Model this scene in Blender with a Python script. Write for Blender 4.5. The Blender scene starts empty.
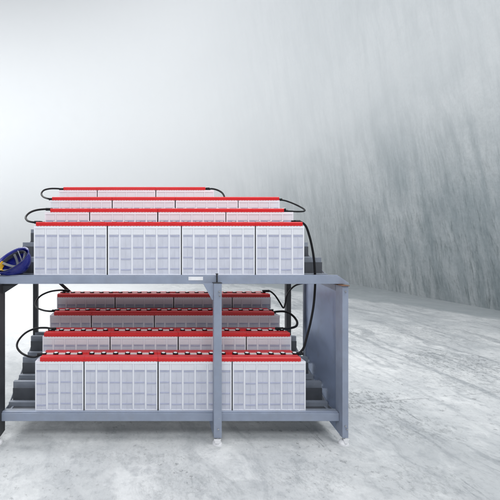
import bpy, bmesh, math, random
from mathutils import Vector, Matrix
random.seed(7)
C = bpy.context.scene
COL = C.collection
R = math.radians

# ---------------------------------------------------------------- camera
FPX, PX0, PY0, CAMZ = 358.0, 140.0, 240.0, 1.675      # focal length and vanishing point of the photograph (500 px frame)
cam = bpy.data.cameras.new('camera')
cam.sensor_width = 36.0
cam.lens = 36.0 * FPX / 500.0
cam.shift_x = (250 - PX0) / 500.0
cam.shift_y = -(250 - PY0) / 500.0
cam.clip_start = 0.05
cam.clip_end = 1000
camo = bpy.data.objects.new('camera', cam)
camo.location = (0, 0, CAMZ)
camo.rotation_euler = (R(90), 0, 0)
COL.objects.link(camo)
C.camera = camo

# ---------------------------------------------------------------- world
w = bpy.data.worlds.new('World'); C.world = w; w.use_nodes = True
nt = w.node_tree; nt.nodes.clear()
wo = nt.nodes.new('ShaderNodeOutputWorld'); bg = nt.nodes.new('ShaderNodeBackground')
bg.inputs['Color'].default_value = (0.90, 0.94, 1.0, 1)
bg.inputs['Strength'].default_value = 0.42
nt.links.new(bg.outputs[0], wo.inputs[0])

# ---------------------------------------------------------------- lamps: unseen area lights added to brighten rack, floor and wall
def area(name, loc, target, sx, sy, power, color=(1, 1, 1)):
    l = bpy.data.lights.new(name, 'AREA'); l.shape = 'RECTANGLE'
    l.size, l.size_y, l.energy, l.color = sx, sy, power, color
    o = bpy.data.objects.new(name, l); COL.objects.link(o); o.location = loc
    o.rotation_euler = (Vector(target) - Vector(loc)).to_track_quat('-Z', 'Y').to_euler()
    return o
area('fill_front', (-0.3, -1.4, 5.3), (0.3, 3.2, 1.0), 3.4, 1.6, 205, (0.96, 0.98, 1.0))
area('fill_floor', (3.5, 2.0, 7.5), (3.8, 5.0, 0.0), 4.0, 4.0, 360, (1.0, 1.0, 1.0))
area('fill_pool', (-6.0, 9.0, 9.5), (-4.0, 10.0, 0.0), 6.0, 6.0, 900, (1.0, 1.0, 1.0))
area('fill_backdrop', (-16.0, 6.0, 24.0), (-8.0, 36.0, 17.0), 12.0, 8.0, 2900, (0.96, 0.98, 1.0))
area('fill_left', (-27.0, 10.0, 5.5), (-9.0, 34.0, 2.0), 10.0, 9.0, 4600, (0.96, 0.98, 1.0))

C.view_settings.view_transform = 'Standard'
C.view_settings.look = 'None'
C.view_settings.exposure = 0.0
C.view_settings.gamma = 1.0
C.view_settings.use_curve_mapping = False
C.render.engine = 'CYCLES'
C.cycles.use_denoising = True
C.cycles.max_bounces = 8
C.cycles.diffuse_bounces = 4
C.cycles.glossy_bounces = 4

# ---------------------------------------------------------------- helpers
def P(px, py, Y):
    """a point of the photograph (500 px frame) at depth Y"""
    return Vector(((px - PX0) / FPX * Y, Y, CAMZ + (PY0 - py) / FPX * Y))

def new_mat(name):
    m = bpy.data.materials.new(name); m.use_nodes = True
    n = m.node_tree.nodes; n.clear()
    out = n.new('ShaderNodeOutputMaterial'); b = n.new('ShaderNodeBsdfPrincipled')
    m.node_tree.links.new(b.outputs[0], out.inputs[0])
    return m, m.node_tree, b

def simple(name, col, rough=0.5, metal=0.0, var=0.08, scale=20.0, bump=0.0, spec=0.5, stretch=(1, 1, 1), coat=0.0, rvar=0.1):
    """a paint or plastic with a little procedural mottling in colour and gloss"""
    m, t, b = new_mat(name)
    N, L = t.nodes, t.links
    tc = N.new('ShaderNodeTexCoord'); mp = N.new('ShaderNodeMapping'); mp.inputs['Scale'].default_value = stretch
    L.new(tc.outputs['Object'], mp.inputs[0])
    no = N.new('ShaderNodeTexNoise'); no.inputs['Scale'].default_value = scale; no.inputs['Detail'].default_value = 6
    L.new(mp.outputs[0], no.inputs['Vector'])
    mx = N.new('ShaderNodeMix'); mx.data_type = 'RGBA'
    L.new(no.outputs['Fac'], mx.inputs['Factor'])
    mx.inputs['A'].default_value = tuple(c * (1 - 2 * var) for c in col) + (1,)
    mx.inputs['B'].default_value = tuple(min(1, c * (1 + 2 * var)) for c in col) + (1,)
    L.new(mx.outputs['Result'], b.inputs['Base Color'])
    mr = N.new('ShaderNodeMapRange'); mr.inputs['To Min'].default_value = max(0.02, rough - rvar); mr.inputs['To Max'].default_value = min(1, rough + rvar)
    L.new(no.outputs['Fac'], mr.inputs['Value']); L.new(mr.outputs[0], b.inputs['Roughness'])
    b.inputs['Metallic'].default_value = metal
    b.inputs['Specular IOR Level'].default_value = spec
    b.inputs['Coat Weight'].default_value = coat
    if bump:
        bp = N.new('ShaderNodeBump'); bp.inputs['Strength'].default_value = bump; bp.inputs['Distance'].default_value = 0.004
        L.new(no.outputs['Fac'], bp.inputs['Height']); L.new(bp.outputs[0], b.inputs['Normal'])
    return m

class G:
    """small node-graph helper"""
    def __init__(s, t): s.t = t
    def n(s, typ, **kw):
        o = s.t.nodes.new(typ)
        for k, v in kw.items(): setattr(o, k, v)
        return o
    def l(s, a, b): s.t.links.new(a, b)
    def math(s, op, a, b=None, c=None, clamp=False):
        m = s.n('ShaderNodeMath', operation=op); m.use_clamp = clamp
        for i, v in enumerate((a, b, c)):
            if v is None: continue
            if isinstance(v, (int, float)): m.inputs[i].default_value = v
            else: s.l(v, m.inputs[i])
        return m.outputs[0]
    def rng(s, v, a, b, c=0.0, d=1.0, smooth=False):
        m = s.n('ShaderNodeMapRange')
        if smooth: m.interpolation_type = 'SMOOTHSTEP'
        s.l(v, m.inputs[0]); m.inputs[1].default_value = a; m.inputs[2].default_value = b
        m.inputs[3].default_value = c; m.inputs[4].default_value = d
        return m.outputs[0]
    def noise(s, vec, scale, detail=5, rough=0.55, dist=0.0):
        m = s.n('ShaderNodeTexNoise'); s.l(vec, m.inputs['Vector'])
        m.inputs['Scale'].default_value = scale; m.inputs['Detail'].default_value = detail
        m.inputs['Roughness'].default_value = rough; m.inputs['Distortion'].default_value = dist
        return m.outputs['Fac']
    def comb(s, x, y, z):
        m = s.n('ShaderNodeCombineXYZ')
        for i, v in enumerate((x, y, z)):
            if isinstance(v, (int, float)): m.inputs[i].default_value = v
            else: s.l(v, m.inputs[i])
        return m.outputs[0]
    def mix(s, f, a, b):
        m = s.n('ShaderNodeMix', data_type='RGBA')
        if isinstance(f, (int, float)): m.inputs['Factor'].default_value = f
        else: s.l(f, m.inputs['Factor'])
        for k, v in (('A', a), ('B', b)):
            if isinstance(v, tuple): m.inputs[k].default_value = v + (1,) if len(v) == 3 else v
            else: s.l(v, m.inputs[k])
        return m.outputs['Result']

def obj(name, bm, mats, parent=None, smooth=False, bevel=0.0, seg=2):
    me = bpy.data.meshes.new(name)
    bmesh.ops.recalc_face_normals(bm, faces=bm.faces)
    bm.to_mesh(me); bm.free()
    for m in (mats if isinstance(mats, (list, tuple)) else [mats]): me.materials.append(m)
    if smooth:
        for p in me.polygons: p.use_smooth = True
    o = bpy.data.objects.new(name, me); COL.objects.link(o)
    if parent: o.parent = parent
    if bevel:
        b = o.modifiers.new('bevel', 'BEVEL'); b.width = bevel; b.segments = seg; b.limit_method = 'ANGLE'
    return o

def empty(name, loc, label, cat, group=None):
    o = bpy.data.objects.new(name, None); COL.objects.link(o)
    o.location = loc; o.empty_display_size = 0.1
    o['label'] = label; o['category'] = cat
    if group: o['group'] = group
    return o

def box(bm, x0, x1, y0, y1, z0, z1, mi=0):
    vs = [bm.verts.new((x, y, z)) for z in (z0, z1) for y in (y0, y1) for x in (x0, x1)]
    for f in ((0, 2, 3, 1), (4, 5, 7, 6), (0, 1, 5, 4), (2, 6, 7, 3), (0, 4, 6, 2), (1, 3, 7, 5)):
        bm.faces.new([vs[i] for i in f]).material_index = mi

def prism(bm, pts, axis, a, b, mi=0):
    """extrude a 2-D outline along an axis between a and b"""
    def mk(p, t):
        return {'x': (t, p[0], p[1]), 'y': (p[0], t, p[1]), 'z': (p[0], p[1], t)}[axis]
    A = [bm.verts.new(mk(p, a)) for p in pts]; B = [bm.verts.new(mk(p, b)) for p in pts]
    n = len(pts)
    bm.faces.new(A).material_index = mi; bm.faces.new(B[::-1]).material_index = mi
    for i in range(n):
        bm.faces.new((A[i], B[i], B[(i + 1) % n], A[(i + 1) % n])).material_index = mi

def cyl(bm, c, r, h, axis='z', seg=16, mi=0, r2=None):
    r2 = r if r2 is None else r2
    rings = []
    for k, rr in ((0, r), (1, r2)):
        ring = []
        for i in range(seg):
            a = 2 * math.pi * i / seg
            u, v, t = rr * math.cos(a), rr * math.sin(a), h * k
            d = {'z': (u, v, t), 'y': (u, t, v), 'x': (t, u, v)}[axis]
            ring.append(bm.verts.new((c[0] + d[0], c[1] + d[1], c[2] + d[2])))
        rings.append(ring)
    bm.faces.new(rings[0]).material_index = mi; bm.faces.new(rings[1][::-1]).material_index = mi
    for i in range(seg):
        bm.faces.new((rings[0][i], rings[0][(i + 1) % seg], rings[1][(i + 1) % seg], rings[1][i])).material_index = mi

def catmull(pts, n=8):
    out = []
    Q = [pts[0] + (pts[0] - pts[1])] + pts + [pts[-1] + (pts[-1] - pts[-2])]
    for i in range(1, len(Q) - 2):
        a, b, c, d = Q[i - 1], Q[i], Q[i + 1], Q[i + 2]
        for k in range(n):
            t = k / n
            out.append(0.5 * ((2 * b) + (c - a) * t + (2 * a - 5 * b + 4 * c - d) * t * t + (3 * b - a - 3 * c + d) * t ** 3))
    out.append(pts[-1]); return out

def tube(bm, pts, r, seg=10, flat=1.0):
    prev = None; up = Vector((0, 0, 1)); nrm = None
    rings = []
    for i, p in enumerate(pts):
        d = (pts[min(i + 1, len(pts) - 1)] - pts[max(i - 1, 0)]).normalized()
        if nrm is None:
            nrm = d.cross(Vector((0, 1, 0.01))).normalized()
        nrm = (nrm - d * nrm.dot(d)).normalized()
        bn = d.cross(nrm)
        rings.append([bm.verts.new(p + nrm * (r * math.cos(2 * math.pi * k / seg)) + bn * (r * flat * math.sin(2 * math.pi * k / seg))) for k in range(seg)])
    for a, b in zip(rings, rings[1:]):
        for k in range(seg):
            bm.faces.new((a[k], a[(k + 1) % seg], b[(k + 1) % seg], b[k]))
    bm.faces.new(rings[0][::-1]); bm.faces.new(rings[-1])

# ---------------------------------------------------------------- materials
def concrete_floor():
    m, t, b = new_mat('polished_concrete'); g = G(t)
    tc = g.n('ShaderNodeTexCoord'); sp = g.n('ShaderNodeSeparateXYZ'); g.l(tc.outputs['Object'], sp.inputs[0])
    x, y = sp.outputs[0], sp.outputs[1]
    v = tc.outputs['Object']
    cloud = g.noise(v, 0.45, 6, 0.6, 0.6)
    mid = g.noise(v, 2.3, 8, 0.65, 0.4)
    fine = g.noise(v, 26.0, 6, 0.7)
    # trowel and wheel marks run roughly along the hall
    warp = g.math('MULTIPLY_ADD', g.noise(v, 0.5, 3), 1.6, x)
    sv = g.comb(g.math('MULTIPLY', warp, 2.2), g.math('MULTIPLY', y, 0.32), 0.0)
    streak = g.noise(sv, 1.5, 9, 0.66, 0.3)
    sv2 = g.comb(g.math('MULTIPLY_ADD', y, 0.16, g.math('MULTIPLY', warp, 1.0)), g.math('MULTIPLY', y, 0.12), 3.0)
    streak2 = g.noise(sv2, 4.2, 10, 0.7, 0.2)
    base = g.mix(g.rng(cloud, 0.36, 0.64), (0.47, 0.49, 0.50), (0.68, 0.69, 0.69))
    base = g.mix(g.rng(mid, 0.45, 0.66, 0.0, 0.45), base, (0.40, 0.42, 0.435))
    base = g.mix(g.rng(mid, 0.47, 0.34, 0.0, 0.5), base, (0.78, 0.79, 0.79))
    blot = g.noise(v, 6.0, 9, 0.75, 0.3)
    base = g.mix(g.rng(blot, 0.50, 0.64, 0.0, 0.5), base, (0.30, 0.32, 0.34))
    grain = g.noise(g.comb(g.math('MULTIPLY', x, 1.0), g.math('MULTIPLY', y, 0.55), 4.0), 24.0, 10, 0.85)
    base = g.mix(g.math('MULTIPLY', g.rng(grain, 0.52, 0.64, 0.0, 0.55), g.rng(mid, 0.36, 0.6)), base, (0.24, 0.26, 0.28))
    patch = g.rng(g.noise(v, 0.33, 4, 0.6, 1.0), 0.46, 0.62, 0.0, 1.0, True)
    # right half of the hall is more worn than the left
    side = g.rng(g.math('ADD', x, g.math('MULTIPLY', y, 0.15)), -0.4, 3.2, 0.25, 1.0, True)
    wear = g.math('MULTIPLY', g.math('MULTIPLY', g.rng(streak, 0.50, 0.60), patch), side)
    wear = g.math('MULTIPLY', wear, g.rng(grain, 0.36, 0.58, 0.25, 1.0))
    base = g.mix(g.math('MULTIPLY', wear, 0.85), base, (0.24, 0.26, 0.28))
    w2 = g.math('MULTIPLY', g.math('MULTIPLY', g.rng(streak2, 0.55, 0.63), side), g.rng(grain, 0.36, 0.58, 0.3, 1.0))
    base = g.mix(g.math('MULTIPLY', w2, 0.7), base, (0.22, 0.24, 0.26))
    # long dark scores scraped along the hall
    sv3 = g.comb(g.math('MULTIPLY_ADD', y, 0.05, x), g.math('MULTIPLY', y, 0.10), 7.0)
    sc = g.math('ADD', g.noise(sv3, 7.0, 8, 0.8, 0.1), g.rng(grain, 0.3, 0.7, -0.04, 0.04))
    sc = g.math('MULTIPLY', g.rng(sc, 0.585, 0.63), g.rng(g.noise(v, 0.8, 3, 0.6), 0.45, 0.6, 0, 1, True))
    base = g.mix(g.math('MULTIPLY', g.math('MULTIPLY', sc, side), 0.8), base, (0.13, 0.15, 0.17))
    # crumbly pitting
    pit = g.math('MULTIPLY', g.rng(g.noise(v, 16.0, 8, 0.75), 0.57, 0.64), g.rng(g.noise(v, 1.1, 3, 0.6), 0.44, 0.58))
    base = g.mix(g.math('MULTIPLY', pit, 0.75), base, (0.16, 0.17, 0.18))
    base = g.mix(g.rng(fine, 0.35, 0.7, 0.0, 0.25), base, (0.35, 0.36, 0.37))
    # worn places, a long wheel mark and a hairline crack, each where the hall floor has it
    def spot(x0, y0, rx, ry):
        dx = g.math('DIVIDE', g.math('SUBTRACT', x, x0), rx); dy = g.math('DIVIDE', g.math('SUBTRACT', y, y0), ry)
        return g.rng(g.math('ADD', g.math('MULTIPLY', dx, dx), g.math('MULTIPLY', dy, dy)), 1.0, 0.1, 0.0, 1.0, True)
    flake = g.noise(g.comb(x, g.math('MULTIPLY', y, 0.75), 8.0), 21.0, 9, 0.80, 0.3)
    for (x0, y0, rx, ry, k) in ((4.35, 4.95, 0.9, 0.8, 0.95), (2.35, 3.75, 0.7, 0.42, 1.0), (2.45, 3.2, 0.6, 0.4, 0.6), (3.9, 4.2, 0.7, 0.6, 0.55),
                                (1.2, 2.55, 0.5, 0.3, 0.6), (0.35, 2.45, 0.6, 0.28, 0.5), (5.2, 6.4, 1.6, 1.2, 0.45), (3.4, 6.6, 1.3, 1.5, 0.45), (0.0, 2.75, 0.9, 0.14, 0.5), (2.0, 2.5, 0.5, 0.3, 0.7)):
        mk = g.math('MULTIPLY', g.rng(g.math('MULTIPLY_ADD', spot(x0, y0, rx, ry), 0.10, flake), 0.60, 0.655), spot(x0, y0, rx * 1.15, ry * 1.15))
        base = g.mix(g.math('MULTIPLY', mk, k * (0.75 if y0 > 3 else 0.42)), base, (0.175, 0.188, 0.195))
    wob = g.math('MULTIPLY', g.math('SUBTRACT', g.noise(v, 1.7, 4), 0.5), 0.20)
    for (xl, wd, k, y0_, y1_) in ((3.80, 0.07, 0.65, 3.3, 7.5), (4.32, 0.03, 0.55, 3.8, 6.2), (3.1, 0.05, 0.3, 3.0, 9.0)):
        d = g.math('ABSOLUTE', g.math('ADD', g.math('SUBTRACT', x, xl), wob))
        ln = g.math('MULTIPLY', g.rng(d, wd, wd * 0.2, 0.0, 1.0, True), g.math('MULTIPLY', g.rng(y, y0_, y0_ + 0.5), g.rng(y, y1_, y1_ - 1.0)))
        base = g.mix(g.math('MULTIPLY', g.math('MULTIPLY', ln, g.rng(grain, 0.40, 0.56, 0.25, 1.0)), k), base, (0.19, 0.21, 0.23))
    wob2 = g.math('MULTIPLY', g.math('SUBTRACT', g.noise(v, 3.0, 6, 0.7), 0.5), 0.12)
    d = g.math('ABSOLUTE', g.math('ADD', g.math('SUBTRACT', y, g.math('MULTIPLY_ADD', x, 0.164, 3.30)), wob2))
    ck = g.math('MULTIPLY', g.rng(d, 0.012, 0.003), g.rng(g.noise(v, 2.2, 4), 0.36, 0.52))
    base = g.mix(g.math('MULTIPLY', g.math('MULTIPLY', ck, g.rng(x, 1.6, 2.0)), 0.5), base, (0.10, 0.11, 0.12))
    # fade to white with distance, painted into the far left of the slab
    far_fade = g.math('MULTIPLY', g.rng(y, 3.6, 7.5, 0.0, 1.0, True), g.rng(x, 2.6, -0.6, 0.0, 1.0, True))
    base = g.mix(g.math('MULTIPLY', far_fade, 0.8), base, (0.72, 0.73, 0.735))
    # darker strip of floor along the foot of the wall
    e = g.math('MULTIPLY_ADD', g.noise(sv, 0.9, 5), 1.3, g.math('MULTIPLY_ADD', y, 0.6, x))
    foot_strip = g.rng(e, 12.6, 13.05, 0.0, 1.0, True)
    foot_strip = g.math('MULTIPLY', foot_strip, g.rng(y, 24.0, 13.0, 0.0, 1.0, True))
    base = g.mix(g.math('MULTIPLY', foot_strip, 0.8), base, (0.27, 0.30, 0.315))
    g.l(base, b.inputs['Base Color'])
    g.l(g.rng(mid, 0.3, 0.7, 0.36, 0.55), b.inputs['Roughness'])
    b.inputs['Specular IOR Level'].default_value = 0.35
    bp = g.n('ShaderNodeBump'); bp.inputs['Strength'].default_value = 0.25; bp.inputs['Distance'].default_value = 0.01
    g.l(g.math('ADD', fine, g.math('MULTIPLY', pit, -1.2)), bp.inputs['Height']); g.l(bp.outputs[0], b.inputs['Normal'])
    return m

def concrete_wall():
    m, t, b = new_mat('streaked_concrete'); g = G(t)
    tc = g.n('ShaderNodeTexCoord'); sp = g.n('ShaderNodeSeparateXYZ'); g.l(tc.outputs['UV'], sp.inputs[0])
    y, z = sp.outputs[0], sp.outputs[1]
    u0 = g.math('MULTIPLY_ADD', z, -0.19, y)
    lo = g.comb(u0, z, 0.0)
    u = g.math('MULTIPLY_ADD', g.noise(lo, 0.6, 3, 0.5), 0.22, u0)
    s1 = g.noise(g.comb(g.math('MULTIPLY', u, 2.2), g.math('MULTIPLY', z, 0.28), 0.0), 1.2, 9, 0.68, 0.25)
    s2 = g.noise(g.comb(g.math('MULTIPLY', u, 7.5), g.math('MULTIPLY', z, 1.0), 5.0), 1.6, 10, 0.75, 0.2)
    cl = g.noise(lo, 0.28, 5, 0.6, 0.8)
    md = g.noise(lo, 1.6, 8, 0.7, 0.5)
    fine = g.noise(lo, 14.0, 6, 0.7)
    base = g.mix(g.rng(cl, 0.36, 0.64), (0.40, 0.445, 0.465), (0.60, 0.63, 0.64))
    base = g.mix(g.rng(s1, 0.45, 0.63, 0.0, 0.68), base, (0.22, 0.27, 0.29))
    s3 = g.noise(g.comb(g.math('MULTIPLY', u, 26.0), g.math('MULTIPLY', z, 3.5), 9.0), 1.5, 8, 0.8)
    base = g.mix(g.rng(s3, 0.50, 0.70, 0.0, 0.28), base, (0.20, 0.24, 0.26))
    base = g.mix(g.rng(s3, 0.46, 0.32, 0.0, 0.22), base, (0.66, 0.68, 0.68))
    base = g.mix(g.rng(s1, 0.44, 0.30, 0.0, 0.45), base, (0.60, 0.62, 0.62))
    low = g.rng(g.math('MULTIPLY_ADD', md, 3.0, g.math('MULTIPLY', z, 1.0)), 7.5, 2.0, 0.15, 1.0, True)   # the foot of the wall is more stained
    base = g.mix(g.math('MULTIPLY', g.rng(s2, 0.52, 0.68), g.math('MULTIPLY', low, 0.9)), base, (0.135, 0.165, 0.170))
    spot = g.math('MULTIPLY', g.rng(g.noise(g.comb(g.math('MULTIPLY', u, 1.0), g.math('MULTIPLY', z, 0.55), 11.0), 0.9, 4, 0.6, 0.4), 0.50, 0.62, 0, 1, True), g.rng(s2, 0.42, 0.58))
    base = g.mix(g.math('MULTIPLY', spot, g.math('MULTIPLY', low, 0.42)), base, (0.175, 0.215, 0.222))
    base = g.mix(g.rng(md, 0.5, 0.75, 0.0, 0.35), base, (0.24, 0.27, 0.29))
    grit = g.noise(g.comb(u0, g.math('MULTIPLY', z, 0.6), 2.0), 7.0, 9, 0.8, 0.2)
    base = g.mix(g.rng(grit, 0.50, 0.70, 0.0, 0.34), base, (0.20, 0.23, 0.25))
    base = g.mix(g.rng(fine, 0.4, 0.75, 0.0, 0.28), base, (0.18, 0.21, 0.22))
    # the upper wall turns paler with height
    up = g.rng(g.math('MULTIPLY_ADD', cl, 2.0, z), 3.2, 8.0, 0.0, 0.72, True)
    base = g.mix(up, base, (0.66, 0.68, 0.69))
    far = g.rng(y, 7.0, 29.0, 0.0, 1.0, True)      # haze painted in: the wall colour whitens towards the far end
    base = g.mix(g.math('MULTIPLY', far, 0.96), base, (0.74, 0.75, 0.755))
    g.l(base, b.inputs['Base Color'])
    g.l(g.rng(md, 0.3, 0.7, 0.5, 0.7), b.inputs['Roughness'])
    b.inputs['Specular IOR Level'].default_value = 0.4
    bp = g.n('ShaderNodeBump'); bp.inputs['Strength'].default_value = 0.3; bp.inputs['Distance'].default_value = 0.02
    g.l(s2, bp.inputs['Height']); g.l(bp.outputs[0], b.inputs['Normal'])
    return m

M = {}
M['steel'] = simple('grey_blue_paint', (0.27, 0.31, 0.40), 0.42, 0.0, 0.10, 9.0, 0.05, coat=0.15)
M['rail'] = simple('grey_rail_paint', (0.21, 0.235, 0.28), 0.5, 0.0, 0.14, 12.0, 0.06)
M['dark_shaded_steel'] = simple('dark_shaded_paint', (0.036, 0.038, 0.043), 0.5, 0.0, 0.2, 15.0, spec=0.3)  # shade on the left and rear posts is put into this dark colour
M['panel'] = simple('blue_grey_sheet', (0.35, 0.42, 0.57), 0.30, 0.35, 0.05, 1.2, 0.0, stretch=(1, 1, 0.4), rvar=0.05)
M['case'] = simple('milky_plastic', (0.58, 0.595, 0.67), 0.42, 0.0, 0.07, 7.0, 0.0, stretch=(2.5, 1, 1.2))
M['rib'] = simple('white_rib_plastic', (0.80, 0.81, 0.86), 0.38, 0.0, 0.04, 9.0, 0.0)
M['band'] = simple('lilac_band_plastic', (0.43, 0.45, 0.58), 0.45, 0.0, 0.10, 14.0, 0.0)
M['case_top'] = simple('clear_headspace_plastic', (0.72, 0.73, 0.775), 0.40, 0.0, 0.05, 6.0)
M['red'] = simple('red_lid_plastic', (0.60, 0.012, 0.016), 0.35, 0.0, 0.06, 12.0, 0.0)
M['black'] = simple('black_rubber', (0.008, 0.008, 0.010), 0.5, 0.0, 0.2, 30.0, spec=0.25)
M['sheet'] = simple('dark_grey_sheet', (0.070, 0.076, 0.088), 0.5, 0.0, 0.2, 12.0, spec=0.4)
M['gap'] = simple('black_gap_shade', (0.012, 0.012, 0.014), 0.9, 0.0, 0.1, 30.0)  # black for the shade inside the gaps between cases
M['lead'] = simple('tinned_copper', (0.74, 0.70, 0.70), 0.38, 0.1, 0.12, 40.0)
M['white'] = simple('white_plastic', (0.80, 0.80, 0.82), 0.4, 0.0, 0.06, 30.0)
M['bolt'] = simple('zinc_bolt', (0.45, 0.46, 0.48), 0.35, 0.8, 0.1, 40.0)
M['hat'] = simple('blue_hat_plastic', (0.003, 0.008, 0.19), 0.26, 0.0, 0.08, 12.0, coat=0.3)
M['yellow'] = simple('yellow_pad', (0.62, 0.36, 0.02), 0.6, 0.0, 0.12, 40.0)
M['strap'] = simple('grey_strap', (0.16, 0.17, 0.20), 0.6, 0.0, 0.15, 40.0)
M['hatband'] = simple('dark_headband', (0.05, 0.055, 0.07), 0.6, 0.0, 0.15, 40.0)
M['rust'] = simple('rusty_edge', (0.16, 0.08, 0.045), 0.8, 0.0, 0.25, 60.0)

def wear(m, col, lo=0.655, k=0.8, scale=55.0):
    t = m.node_tree; g = G(t); b = next(n for n in t.nodes if n.type == 'BSDF_PRINCIPLED')
    src = b.inputs['Base Color'].links[0].from_socket
    tc = g.n('ShaderNodeTexCoord'); v = tc.outputs['Object']
    ch = g.math('MULTIPLY', g.rng(g.noise(v, scale, 6, 0.7), lo, lo + 0.03), g.rng(g.noise(v, 3.0, 3), 0.48, 0.60))
    grime = g.rng(g.noise(v, 7.0, 7, 0.7), 0.5, 0.75, 0.0, 0.35)
    c = g.mix(grime, src, tuple(q * 0.6 for q in col))
    g.l(g.mix(g.math('MULTIPLY', ch, k), c, col), b.inputs['Base Color'])
wear(M['steel'], (0.42, 0.43, 0.45)); wear(M['rail'], (0.32, 0.33, 0.35)); wear(M['panel'], (0.36, 0.38, 0.44), lo=0.67)

# ---------------------------------------------------------------- setting
bm = bmesh.new()
vs = [bm.verts.new(p) for p in ((-80, -8, 0), (10.1, -8, 0), (10.1, 40, 0), (-80, 40, 0))]
bm.faces.new(vs)
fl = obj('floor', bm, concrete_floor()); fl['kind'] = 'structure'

# the wall runs back along the right, then curves round to the left as the far end of the hall
def wx(y): return 9.24 - 0.085 * y
path = [Vector((wx(y), y)) for y in (-7, -2, 3, 8, 13)]
d0 = (path[1] - path[0]).normalized(); RAD = 21.0
cc = path[-1] + Vector((-d0.y, d0.x)) * RAD; a0 = math.atan2(path[-1].y - cc.y, path[-1].x - cc.x)
NA = 36; sweep = math.pi / 2 - a0
path += [cc + RAD * Vector((math.cos(a0 + sweep * i / NA), math.sin(a0 + sweep * i / NA))) for i in range(1, NA + 1)]
path.append(Vector((-80.0, path[-1].y)))
WH = 34.0
bm = bmesh.new(); uvl = bm.loops.layers.uv.new('UVMap'); dist = 0.0; cols = []
for i, p in enumerate(path):
    if i: dist += (p - path[i - 1]).length
    t_ = (path[min(i + 1, len(path) - 1)] - path[max(i - 1, 0)]).normalized(); q = p + Vector((t_.y, -t_.x)) * 0.5
    cols.append((dist, [bm.verts.new((p.x, p.y, -0.2)), bm.verts.new((p.x, p.y, WH)), bm.verts.new((q.x, q.y, WH)), bm.verts.new((q.x, q.y, -0.2))]))
for (sa, A), (sb, B) in zip(cols, cols[1:]):
    for j in range(4):
        f = bm.faces.new((A[j], A[(j + 1) % 4], B[(j + 1) % 4], B[j]))
        for lp, uv in zip(f.loops, ((sa - 7, A[j].co.z), (sa - 7, A[(j + 1) % 4].co.z), (sb - 7, B[(j + 1) % 4].co.z), (sb - 7, B[j].co.z))): lp[uvl].uv = uv
        f.smooth = j == 0
bm.faces.new(cols[0][1]); bm.faces.new(cols[-1][1][::-1])
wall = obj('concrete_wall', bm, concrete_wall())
wall['label'] = 'tall grey streaked concrete wall on the right, curving round into the pale far end'; wall['category'] = 'wall'

# ---------------------------------------------------------------- battery rack
D0, PITCH, STEP = 3.0, 0.264, 0.137
BASE = (0.242, 1.3775)                 # top of the front beam, lower and upper tier
XL, XR = -1.16, 1.66
BODY, LIDH, DEPTH, CELL, X0 = 0.415, 0.033, 0.212, 0.1035, -0.885

rack = empty('battery_rack', (0.25, 3.4, 0), 'two tier grey blue steel battery rack with stepped shelves standing on concrete floor', 'rack')
RL = Vector(rack.location)
def part(name, bm, mat, bevel=0.002, **k):
    for v in bm.verts: v.co -= RL
    return obj(name, bm, mat, rack, bevel=bevel, **k)

def front_beam(x0, x1, z1, h, slant):
    bm = bmesh.new()
    y0, y1 = 2.962, 2.998
    pts = [(x0, z1 - h), (x1 + slant, z1 - h), (x1 + slant, z1 - h + 0.004), (x1, z1 - 0.002), (x0, z1 - 0.002)] if slant else [(x0, z1 - h), (x1, z1 - h), (x1, z1 - 0.002), (x0, z1 - 0.002)]
    prism(bm, pts, 'y', y0, y1)
    return bm
for ti, zb in enumerate(BASE):
    o = part('front_beam', front_beam(-1.16 if ti == 0 else -1.24, 1.648, zb, 0.066, 0.0 if ti == 0 else 0.085), M['steel'])
    # small folded lip on the top edge of the beam
    bm = bmesh.new(); box(bm, -1.155 if ti == 0 else -1.24, 1.645, 2.972, 2.999, zb - 0.002, zb + 0.006)
    part('beam_lip', bm, M['steel'], bevel=0.0015)
    for k in range(4):
        zk = zb + k * STEP; yk = D0 + k * PITCH
        for dy in (0.012, 0.165):
            if k == 0 and dy < 0.1: y0 = yk + 0.004
            else: y0 = yk + dy
            bm = bmesh.new()
            # open C section: front web, top and bottom flange
            box(bm, XL, XR, y0, y0 + 0.004, zk - 0.060, zk)
            box(bm, XL, XR, y0 + 0.004, y0 + 0.040, zk - 0.004, zk)
            box(bm, XL, XR, y0 + 0.004, y0 + 0.030, zk - 0.060, zk - 0.056)
            part('support_rail', bm, M['rail'], bevel=0.001)
    # dark sheets closing the steps: a flat one under each row, a riser between rows
    for k in range(4):
        zk = zb + k * STEP; yk = D0 + k * PITCH
        bm = bmesh.new(); box(bm, XL + 0.015, XR - 0.02, yk + 0.055, yk + 0.163, zk - 0.040, zk - 0.037); part('tray_sheet', bm, M['sheet'], bevel=0)
        if k < 3:
            bm = bmesh.new(); box(bm, XL + 0.012, XR - 0.016, yk + 0.232, yk + 0.235, zk - 0.058, zk + STEP - 0.040); part('riser_sheet', bm, M['sheet'], bevel=0)
    # sloping side stringers just outside the rail ends
    for xs in (XL - 0.0075, XR + 0.0015):
        sl = STEP / PITCH
        ya, yb_ = D0 + 0.004, D0 + 3 * PITCH + 0.21
        za = zb - 0.052
        bm = bmesh.new(); prism(bm, [(ya, za - 0.008), (ya + 0.17, za - 0.008), (yb_, za - 0.03 + sl * (yb_ - ya - 0.17)), (yb_, za + 0.006 + sl * (yb_ - ya - 0.17)), (ya + 0.17, za + 0.028), (ya, za + 0.028)], 'x', xs, xs + 0.006)
        part('stringer', bm, M['rail'], bevel=0.001)

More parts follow.
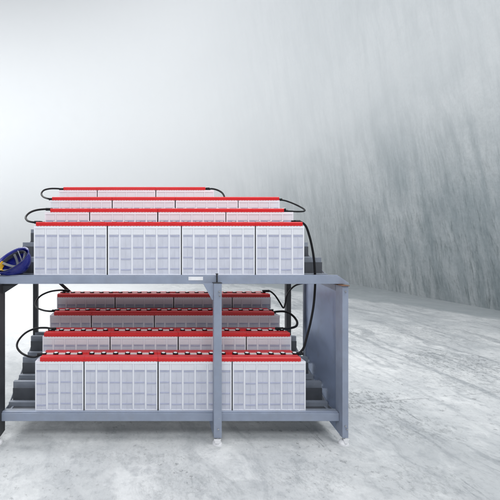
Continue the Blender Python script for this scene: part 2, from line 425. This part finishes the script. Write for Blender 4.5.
def post(x0, x1, y0, y1, z0, z1, mat, openside=None):
    bm = bmesh.new()
    t = 0.004
    if openside is None:
        box(bm, x0, x1, y0, y1, z0, z1)
    else:       # channel: web facing front, flanges running back
        box(bm, x0, x1, y0, y0 + t, z0, z1)
        box(bm, x0, x0 + t, y0 + t, y1, z0, z1)
        box(bm, x1 - t, x1, y0 + t, y1, z0, z1)
    return part('post', bm, mat, bevel=0.0015)
post(0.602, 0.666, 2.915, 2.960, 0.062, 1.322, M['steel'])
post(1.649, 1.697, 2.915, 2.960, 0.062, 1.300, M['steel'])
post(-1.205, -1.145, 2.915, 3.04, 0.062, 1.308, M['dark_shaded_steel'])
post(-1.185, -1.135, 3.96, 4.01, 0.05, 1.30, M['dark_shaded_steel'])
post(1.62, 1.672, 3.96, 4.01, 0.05, 1.30, M['dark_shaded_steel'])
# inner flange of the right hand post, a bright narrow strip
bm = bmesh.new(); box(bm, 1.650, 1.656, 2.962, 3.02, 0.085, 1.302); part('post_flange', bm, M['steel'])
# side panel (sheet with a folded edge and two shallow ribs)
bm = bmesh.new()
prism(bm, [(3.022, 0.075), (3.62, 0.13), (3.62, 1.300), (3.022, 1.300)], 'x', 1.668, 1.672)
part('side_panel', bm, M['panel'], bevel=0)
bm = bmesh.new(); box(bm, 1.646, 1.667, 3.60, 3.62, 0.135, 1.295); part('panel_edge', bm, M['rail'])
bm = bmesh.new(); prism(bm, [(3.03, 1.298), (3.52, 1.298), (3.03, 1.245)], 'x', 1.652, 1.657); part('gusset', bm, M['steel'])
bm = bmesh.new(); box(bm, 1.640, 1.700, 2.90, 3.02, 1.3005, 1.306); part('end_cap', bm, M['rust'])
# foot plates behind the front posts
for x in (0.604, 1.652):
    bm = bmesh.new()
    prism(bm, [(2.962, 0.066), (3.20, 0.105), (3.20, 0.174), (2.962, 0.174)], 'x', x, x + 0.006)
    part('foot_plate', bm, M['panel'], bevel=0)
# gussets
bm = bmesh.new(); prism(bm, [(0.515, 1.321), (0.600, 1.321), (0.600, 1.185), (0.590, 1.185)], 'y', 2.93, 2.936); part('gusset', bm, M['steel'], bevel=0)
bm = bmesh.new(); prism(bm, [(-1.143, 1.308), (-1.015, 1.308), (-1.143, 1.225)], 'y', 2.985, 2.992); part('gusset', bm, M['dark_shaded_steel'], bevel=0)
# rear braces
def bar(bm, a, b, wdt, t):
    a, b = Vector(a), Vector(b); d = (b - a).normalized(); nrm = Vector((0, 1, 0)); s = d.cross(nrm).normalized() * wdt / 2
    vs = []
    for yy in (0, t):
        for p in (a + s, a - s, b - s, b + s): vs.append(bm.verts.new(p + nrm * yy))
    for f in ((0, 1, 2, 3), (7, 6, 5, 4), (0, 4, 5, 1), (1, 5, 6, 2), (2, 6, 7, 3), (3, 7, 4, 0)): bm.faces.new([vs[i] for i in f])
bm = bmesh.new(); bar(bm, P(50, 274, 4.03), P(128, 345, 4.03), 0.034, 0.005); part('brace', bm, M['dark_shaded_steel'], bevel=0)
# rear and side horizontals
for z in (0.19, 1.26):
    bm = bmesh.new(); box(bm, XR - 0.038, XR - 0.018, 3.05, 3.958, z - 0.02, z + 0.02) if z < 1 else box(bm, XR - 0.038, XR - 0.018, 3.64, 3.958, z - 0.02, z + 0.02)
    part('side_bar', bm, M['rail'])
    bm = bmesh.new(); box(bm, -1.130, -1.112, 3.05, 3.958, z - 0.02, z + 0.02) if z < 1 else box(bm, -1.130, -1.112, 3.5, 3.958, z + 0.02, z + 0.05)
    part('side_bar', bm, M['rail'])
# feet: white plastic cup with a metal stud
for x, y in ((0.634, 2.94), (1.673, 2.94), (-1.175, 2.955), (-1.16, 3.985), (1.646, 3.985), ):
    bm = bmesh.new()
    cyl(bm, (x, y, 0.0), 0.040, 0.012, seg=24, r2=0.038)
    cyl(bm, (x, y, 0.012), 0.038, 0.022, seg=24, r2=0.024)
    f = part('foot', bm, M['white'], bevel=0)
    bm = bmesh.new(); cyl(bm, (x - RL.x, y - RL.y, 0.034 - RL.z), 0.011, 0.030, seg=12)
    obj('stud', bm, M['bolt'], f)
# folded guard plates at the foot of the middle and right posts
for x0, x1 in ((0.598, 0.660), (1.645, 1.699)):
    bm = bmesh.new(); prism(bm, [(x0, 0.062), (x0 + 0.012, 0.028), (x1 - 0.02, 0.028), (x1 - 0.004, 0.062)], 'y', 2.894, 2.899); part('foot_guard', bm, M['white'], bevel=0.001)
# bolts
for x, z in ((0.644, 1.255), (0.636, 0.135), (0.648, 1.225), (1.672, 1.255), (1.683, 0.135), (1.672, 0.16)):
    bm = bmesh.new(); cyl(bm, (x, 2.908, z), 0.0075, 0.007, axis='y', seg=6); part('bolt', bm, M['bolt'], bevel=0)
bm = bmesh.new(); cyl(bm, (0.634, 2.950, 1.325), 0.006, 0.066, seg=10); cyl(bm, (0.634, 2.950, 1.391), 0.011, 0.008, seg=6); part('bolt', bm, M['dark_shaded_steel'], bevel=0)
bm = bmesh.new(); box(bm, 0.598, 0.670, 2.911, 2.961, 1.3225, 1.327); part('post_cap', bm, M['dark_shaded_steel'])
# sticker
a, b_ = P(188.5, 280.3, 2.96), P(203.0, 276.8, 2.96)
bm = bmesh.new(); box(bm, a.x, b_.x, 2.9605, 2.9619, a.z, b_.z); part('sticker', bm, M['white'], bevel=0)

# ---------------------------------------------------------------- battery blocks
def case_bm(nc, seed):
    rnd = random.Random(seed)
    bm = bmesh.new(); W = nc * CELL; g = 0.005
    x0, x1 = g, W - g
    box(bm, x0, x1, 0.005, DEPTH - 0.005, 0, BODY)                                  # body
    for yy0, yy1, front in ((0.0, 0.005, True), (DEPTH - 0.005, DEPTH, False)):
        box(bm, x0, x1, yy0 - 0.001 if front else yy0, yy1 if front else yy1 + 0.001, BODY - 0.022, BODY, 1)   # rim
        box(bm, x0, x1, yy0, yy1, 0.0, 0.010, 1)
        for i in range(nc + 1):
            c = min(max(i * CELL, x0 + 0.005), x1 - 0.005)
            hw = 0.0055 if 0 < i < nc else 0.005
            box(bm, c - hw, c + hw, yy0, yy1, 0.010, BODY - 0.022, 1)
        for i in range(nc):
            a = max(i * CELL, x0) + 0.011; b = min((i + 1) * CELL, x1) - 0.011
            jig = rnd.choice((-0.007, 0.0, 0.0, 0.0, 0.005))
            box(bm, a - 0.0035, b + 0.0035, yy0 + 0.002 if front else yy0, yy1 if front else yy1 - 0.002, 0.341, BODY - 0.0225, 3)
            for q, zz in enumerate((0.055, 0.145, 0.235, 0.332)):
                zc = zz + (jig if q < 3 else 0) + rnd.uniform(-0.002, 0.002)
                box(bm, a, b, yy0 + 0.0025 if front else yy0, yy1 if front else yy1 - 0.0025, zc - 0.0055, zc + 0.0055, 2)
            # fine ribs between the bands
            for k in (0.5,):
                xx = a + (b - a) * k
                box(bm, xx - 0.0012, xx + 0.0012, yy0 + 0.003 if front else yy0, yy1 if front else yy1 - 0.003, 0.012, 0.335, 0)
    return bm

def lid_bm(nc, li, ri):
    bm = bmesh.new(); W = nc * CELL; x0, x1 = 0.0003 + li, W - 0.0003 - ri
    z0, z1, d = BODY, BODY + LIDH, DEPTH
    prof = [(-0.003, z0), (-0.003, z1 - 0.006), (0.004, z1), (0.074, z1), (0.078, z1 - 0.014), (0.134, z1 - 0.014), (0.138, z1), (d - 0.004, z1), (d + 0.003, z1 - 0.006), (d + 0.003, z0)]
    prism(bm, prof, 'x', x0, x1)
    n = nc * 4
    for i in range(n):          # clip teeth under the front and back lip
        c = (i + .5) * CELL / 4
        if x0 + 0.006 < c < x1 - 0.006:
            box(bm, c - 0.003, c + 0.003, -0.0045, -0.001, z0 - 0.0028, z0 + 0.004)
    for i in range(1, nc):      # shallow notches at every cell boundary
        c = i * CELL
        box(bm, c - 0.004, c + 0.004, 0.078, 0.134, z1 - 0.0138, z1 - 0.008)
    return bm

cache = {}
def mesh_part(key, name, maker, mats, parent, bevel=0.0, smooth=False):
    if key in cache:
        o = cache[key].copy(); COL.objects.link(o); o.parent = parent
        if 'label' in o: del o['label']
        return o
    o = obj(name, maker(), mats, parent, bevel=bevel, smooth=smooth); cache[key] = o; return o

def terminal_bm():
    bm = bmesh.new(); z = BODY + LIDH
    cyl(bm, (0, 0, z - 0.0135), 0.0235, 0.0215, seg=18, r2=0.022)
    return bm
def washer_bm():
    bm = bmesh.new(); z = BODY + LIDH
    cyl(bm, (0, 0, z + 0.008), 0.0165, 0.003, seg=14, r2=0.013)
    return bm
def link_bm(nc):
    bm = bmesh.new(); z = BODY + LIDH
    box(bm, 0.5 * CELL + 0.0238, 1.5 * CELL - 0.0238, 0.092, 0.120, z - 0.006, z + 0.0020)
    return bm

LAY = {(0, 0): (4, 6, 6, 6), (0, 1): (6, 6, 6, 4), (0, 2): (4, 6, 6, 6), (0, 3): (6, 6, 6, 4),
       (1, 0): (6, 6, 6, 4), (1, 1): (4, 6, 6, 6), (1, 2): (6, 6, 6, 4), (1, 3): (4, 6, 6)}
INS = {(0, 0): (.045, .045), (0, 1): (.018, .015), (0, 2): (.045, .06), (0, 3): (.008, .012),
       (1, 0): (.022, .018), (1, 1): (.055, .09), (1, 2): (.028, .008), (1, 3): (.055, .095)}
OFF = {(0, 0): .002, (0, 1): -.008, (0, 2): -.008, (0, 3): 0.0, (1, 0): -.010, (1, 1): .012, (1, 2): -.010, (1, 3): .018}
ROWN = ('front row', 'second row', 'third row', 'rearmost row')
TIER = ('lower tier', 'upper tier')
def posname(i, n):
    return {4: ('leftmost', 'second from left', 'third from left', 'rightmost'), 3: ('leftmost', 'middle', 'rightmost')}[n][i]
for (ti, k), lay in LAY.items():
    x = X0 + OFF[(ti, k)]; yb = D0 + k * PITCH + 0.002; zb = BASE[ti] + k * STEP + 0.0005
    if k == 0: zb = BASE[ti] + 0.0005
    for i, nc in enumerate(lay):
        num = {4: 'short white four-cell', 6: 'long white six-cell'}[nc]
        e = empty('battery', (x + random.uniform(-.0008, .0008), yb + random.uniform(-.002, .002), zb),
                  f'{num} battery, {posname(i, len(lay))} in {ROWN[k]} of {TIER[ti]}', 'battery',
                  f'white red-lidded batteries on the {TIER[ti]} of the rack')
        var = random.randrange(3)
        mesh_part(('case', nc, var), 'casing', lambda: case_bm(nc, nc * 10 + var), [M['case'], M['rib'], M['band'], M['case_top']], e)
        li = INS[(ti, k)][0] if i == 0 else 0.0; ri = INS[(ti, k)][1] if i == len(lay) - 1 else 0.0
        lid = mesh_part(('lid', nc, li, ri), 'lid', lambda: lid_bm(nc, li, ri), M['red'], e, bevel=0.0012)
        for c in range(nc - 1):
            t = mesh_part('link', 'connector_strip', lambda: link_bm(nc), M['lead'], e); t.location = (c * CELL, 0, 0)
        for c in range(nc):
            t = mesh_part('term', 'terminal', terminal_bm, M['black'], e); t.location = ((c + .5) * CELL, 0.106, 0)
            mesh_part('wash', 'washer', washer_bm, M['white'], t)
        if i < len(lay) - 1:
            def gap_strip():  # added dark strip that stands for the shade in the gap
                b2 = bmesh.new(); box(b2, nc * CELL - 0.0048, nc * CELL + 0.0048, 0.006, DEPTH - 0.006, 0.002, BODY - 0.006); return b2
            mesh_part(('gap_strip', nc), 'gap_shade_strip', gap_strip, M['gap'], e)
        x += nc * CELL

# ---------------------------------------------------------------- cables
def cable(pts, label, r=0.0095, lugs=(True, True)):
    Q = [P(*p) for p in pts]
    base = Q[0].copy()
    bm = bmesh.new(); tube(bm, [q - base for q in catmull(Q, 8)], r)
    o = obj('cable', bm, M['black'], smooth=True); o.location = base
    o['label'] = label; o['category'] = 'cable'; o['group'] = 'black cables joining the battery rows'
    for end, on in zip((0, -1), lugs):
        if not on: continue
        p = Q[end] - base; q = Q[1 if end == 0 else -2] - base; d = (q - p); d.z = 0; d = d.normalized()
        bm = bmesh.new()
        tube(bm, [p - d * 0.030 + Vector((0, 0, -.003)), p - d * 0.01, p + d * 0.035], 0.0135, 10)
        cyl(bm, tuple(p - d * 0.022 + Vector((0, 0, -0.016))), 0.019, 0.026, seg=14)
        obj('lug', bm, M['black'], o, bevel=0.001)
    return o
T1, T2, T3, T4 = 3.106, 3.372, 3.636, 3.898
cable([(62.5, 189.2, T4), (57, 188.6, T4), (50, 188.7, T4), (44, 190.2, 3.85), (41.4, 193.6, 3.80), (43.2, 196.8, 3.73), (48, 198.6, T3), (52.5, 199.2, T3)],
      'black cable loop at left end of the upper tier, joining its two rear rows')
cable([(49.5, 209.3, T2), (44, 209.2, T2), (36, 210.2, T2), (29.5, 212.8, 3.3), (25.8, 217, 3.22), (27.4, 220.6, 3.15), (33, 222.2, T1), (38.5, 222.3, T1)],
      'black cable loop at left end of the upper tier, joining its two front rows')
cable([(207, 189.2, T4), (212, 188.8, T4), (217, 189.9, T4), (221.6, 192.4, 3.85), (224.0, 195.8, 3.80), (224.6, 200.0, 3.768), (224.6, 205.0, 3.766)],
      'short black cable curling down from right end of the rearmost upper row', lugs=(True, False))
cable([(278.5, 199.6, T3), (285, 200.6, T3), (292, 203.0, 3.62), (299, 206.2, 3.58), (304.4, 209.6, 3.50), (303.6, 211.3, 3.44), (297, 211.6, 3.39), (290, 211.2, T2), (284, 211.2, T2)],
      'pointed black cable loop at right end of the upper tier', r=0.008)
cable([(296, 221.6, T1), (301.5, 222.3, T1), (306.0, 226.5, T1), (309.4, 236, 3.11), (312.0, 247, 3.12), (314.0, 260, 3.12), (315.0, 275, 3.12), (315.0, 287, 3.12), (313.6, 305, 3.12), (310.6, 322, 3.12), (306.8, 337, 3.115), (303.5, 348, T1), (299, 353.6, T1)],
      'long black cable running down from upper front battery to lower front battery at right')
cable([(66, 290.6, T4), (60, 290.2, T4), (50, 291.6, T4), (41, 295.6, 3.86), (36.0, 301.5, 3.8), (36.6, 307.2, 3.74), (43, 310.2, 3.68), (50, 311.2, T3), (55.5, 310.8, T3)],
      'black cable loop at left end of the lower tier, joining its two rear rows')
cable([(52, 328.9, T2), (46, 327.8, T2), (36, 328.4, T2), (26, 332.6, 3.32), (18.8, 340.0, 3.26), (17.0, 346.6, 3.2), (20.8, 352.4, 3.15), (28, 356.2, T1), (35, 357.0, T1), (41.5, 354.4, T1)],
      'large black cable loop at left end of the lower tier beside the front row')
cable([(266, 291.0, T4), (270, 291.2, T4), (275, 295.4, T4), (279.5, 302.0, T4), (283.4, 307.8, T4), (285.4, 303.0, 3.92), (286.6, 296.5, 3.93), (290, 290.2, 3.93), (295.6, 285.4, 3.92), (303, 283.4, 3.90), (312, 282.0, 3.88)],
      'thin black cable dipping from the rearmost lower row and rising beside rear post', r=0.009, lugs=(True, False))
cable([(272, 312.6, T3), (277, 311.6, T3), (285, 311.6, T3), (292, 315.0, 3.6), (296.8, 321.0, 3.55), (296.2, 326.0, 3.48), (290, 328.2, 3.42), (284, 328.8, T2), (279.5, 328.6, T2)],
      'thick black cable loop at right end of the lower tier beside the middle rows', r=0.011)

# ---------------------------------------------------------------- hard hat
hat = empty('hard_hat', (-1.05, 3.02, 1.384), 'blue hard hat lying on its crown at left end of the upper shelf', 'hard hat')
axis_n = Vector((-0.40, -0.62, 0.68)).normalized()          # direction the opening faces
major = (Vector((0.93, 0.0, 0.36)) - axis_n * Vector((0.93, 0.0, 0.36)).dot(axis_n)).normalized()
minor = axis_n.cross(major).normalized()
A_, B_, H_ = 0.160, 0.116, 0.150
ctr = Vector((0, 0, 0.108)) + Vector((-0.028, -0.01, 0.012))
def hp(u, v, t):            # hat coordinates: major, minor, depth along the opening normal
    return ctr + major * u + minor * v + axis_n * t
def shell(bm, sa, sb, sh, rev=False, rings=14, seg=48):
    prev = None
    for i in range(rings + 1):
        th = (math.pi / 2) * i / rings       # 0 = crown, pi/2 = rim
        s, c = math.sin(th) ** 0.86, math.cos(th)
        ring = [bm.verts.new(hp(sa * s * math.cos(2 * math.pi * k / seg), sb * s * math.sin(2 * math.pi * k / seg), -sh * c)) for k in range(seg)] if i else [bm.verts.new(hp(0, 0, -sh))]
        if prev:
            for k in range(seg):
                f = (prev[0], ring[k], ring[(k + 1) % seg]) if len(prev) == 1 else (prev[k], ring[k], ring[(k + 1) % seg], prev[(k + 1) % seg])
                bm.faces.new(f[::-1] if rev else f)
        prev = ring
    return prev
bm = bmesh.new()
r1 = shell(bm, A_, B_, H_); r2 = shell(bm, A_ - .004, B_ - .004, H_ - .004, True)
seg = 48
# brim: rolled outward edge, longer at the peak
b1, b2 = [], []
for k in range(seg):
    a = 2 * math.pi * k / seg
    ext = 0.010 + 0.034 * max(0, -math.cos(a)) ** 3
    b1.append(bm.verts.new(hp((A_ + ext) * math.cos(a), (B_ + 0.010) * math.sin(a), 0.004)))
    b2.append(bm.verts.new(hp((A_ + ext) * math.cos(a), (B_ + 0.010) * math.sin(a), 0.009)))
for k in range(seg):
    q = (k + 1) % seg
    bm.faces.new((r1[k], b1[k], b1[q], r1[q])); bm.faces.new((b1[k], b2[k], b2[q], b1[q])); bm.faces.new((b2[k], r2[k], r2[q], b2[q]))
obj('shell', bm, M['hat'], hat, smooth=True)
def ring_band(sa, sb, t0, t1, th, a0=0, a1=2 * math.pi, n=40):
    bm = bmesh.new(); closed = abs(a1 - a0 - 2 * math.pi) < 1e-6
    cols = []
    for i in range(n if closed else n + 1):
        a = a0 + (a1 - a0) * i / n
        cols.append([bm.verts.new(hp((sa - d) * math.cos(a), (sb - d) * math.sin(a), t)) for d, t in ((0, t0), (0, t1), (th, t1), (th, t0))])
    m = len(cols)
    for i in range(m if closed else m - 1):
        p, q = cols[i], cols[(i + 1) % m]
        for j in range(4): bm.faces.new((p[j], p[(j + 1) % 4], q[(j + 1) % 4], q[j]))
    if not closed: bm.faces.new(cols[0]); bm.faces.new(cols[-1][::-1])
    return bm
obj('headband', ring_band(0.136, 0.098, -0.035, -0.004, 0.004), M['hatband'], hat, smooth=False)
obj('sweat_pad', ring_band(0.131, 0.093, -0.040, 0.004, 0.007, R(140), R(228)), M['yellow'], hat)
for aa in (25, 85, 145):     # suspension straps crossing inside the crown
    a = R(aa); pts = []
    for s in range(-8, 9):
        u = s / 8
        pts.append(hp(0.127 * u * math.cos(a), 0.089 * u * math.sin(a), -0.012 - 0.070 * (1 - u * u)))
    bm = bmesh.new(); side = (major * -math.sin(a) + minor * math.cos(a)) * 0.011
    prev = None
    for p in pts:
        cur = [bm.verts.new(p + side), bm.verts.new(p - side), bm.verts.new(p - side + axis_n * 0.002), bm.verts.new(p + side + axis_n * 0.002)]
        if prev:
            for j in range(4): bm.faces.new((prev[j], prev[(j + 1) % 4], cur[(j + 1) % 4], cur[j]))
        prev = cur
    obj('harness_strap', bm, M['strap'], hat)
# ratchet and chin strap lying over the rim
bm = bmesh.new(); tube(bm, catmull([hp(.05, .092, -.02), hp(.075, .05, .02), hp(.09, .0, .026), (hp(.10, -.05, .016)), hp(.095, -.072, -.012)], 8), 0.009, 8, 0.3)
obj('chin_strap', bm, M['strap'], hat, smooth=True)
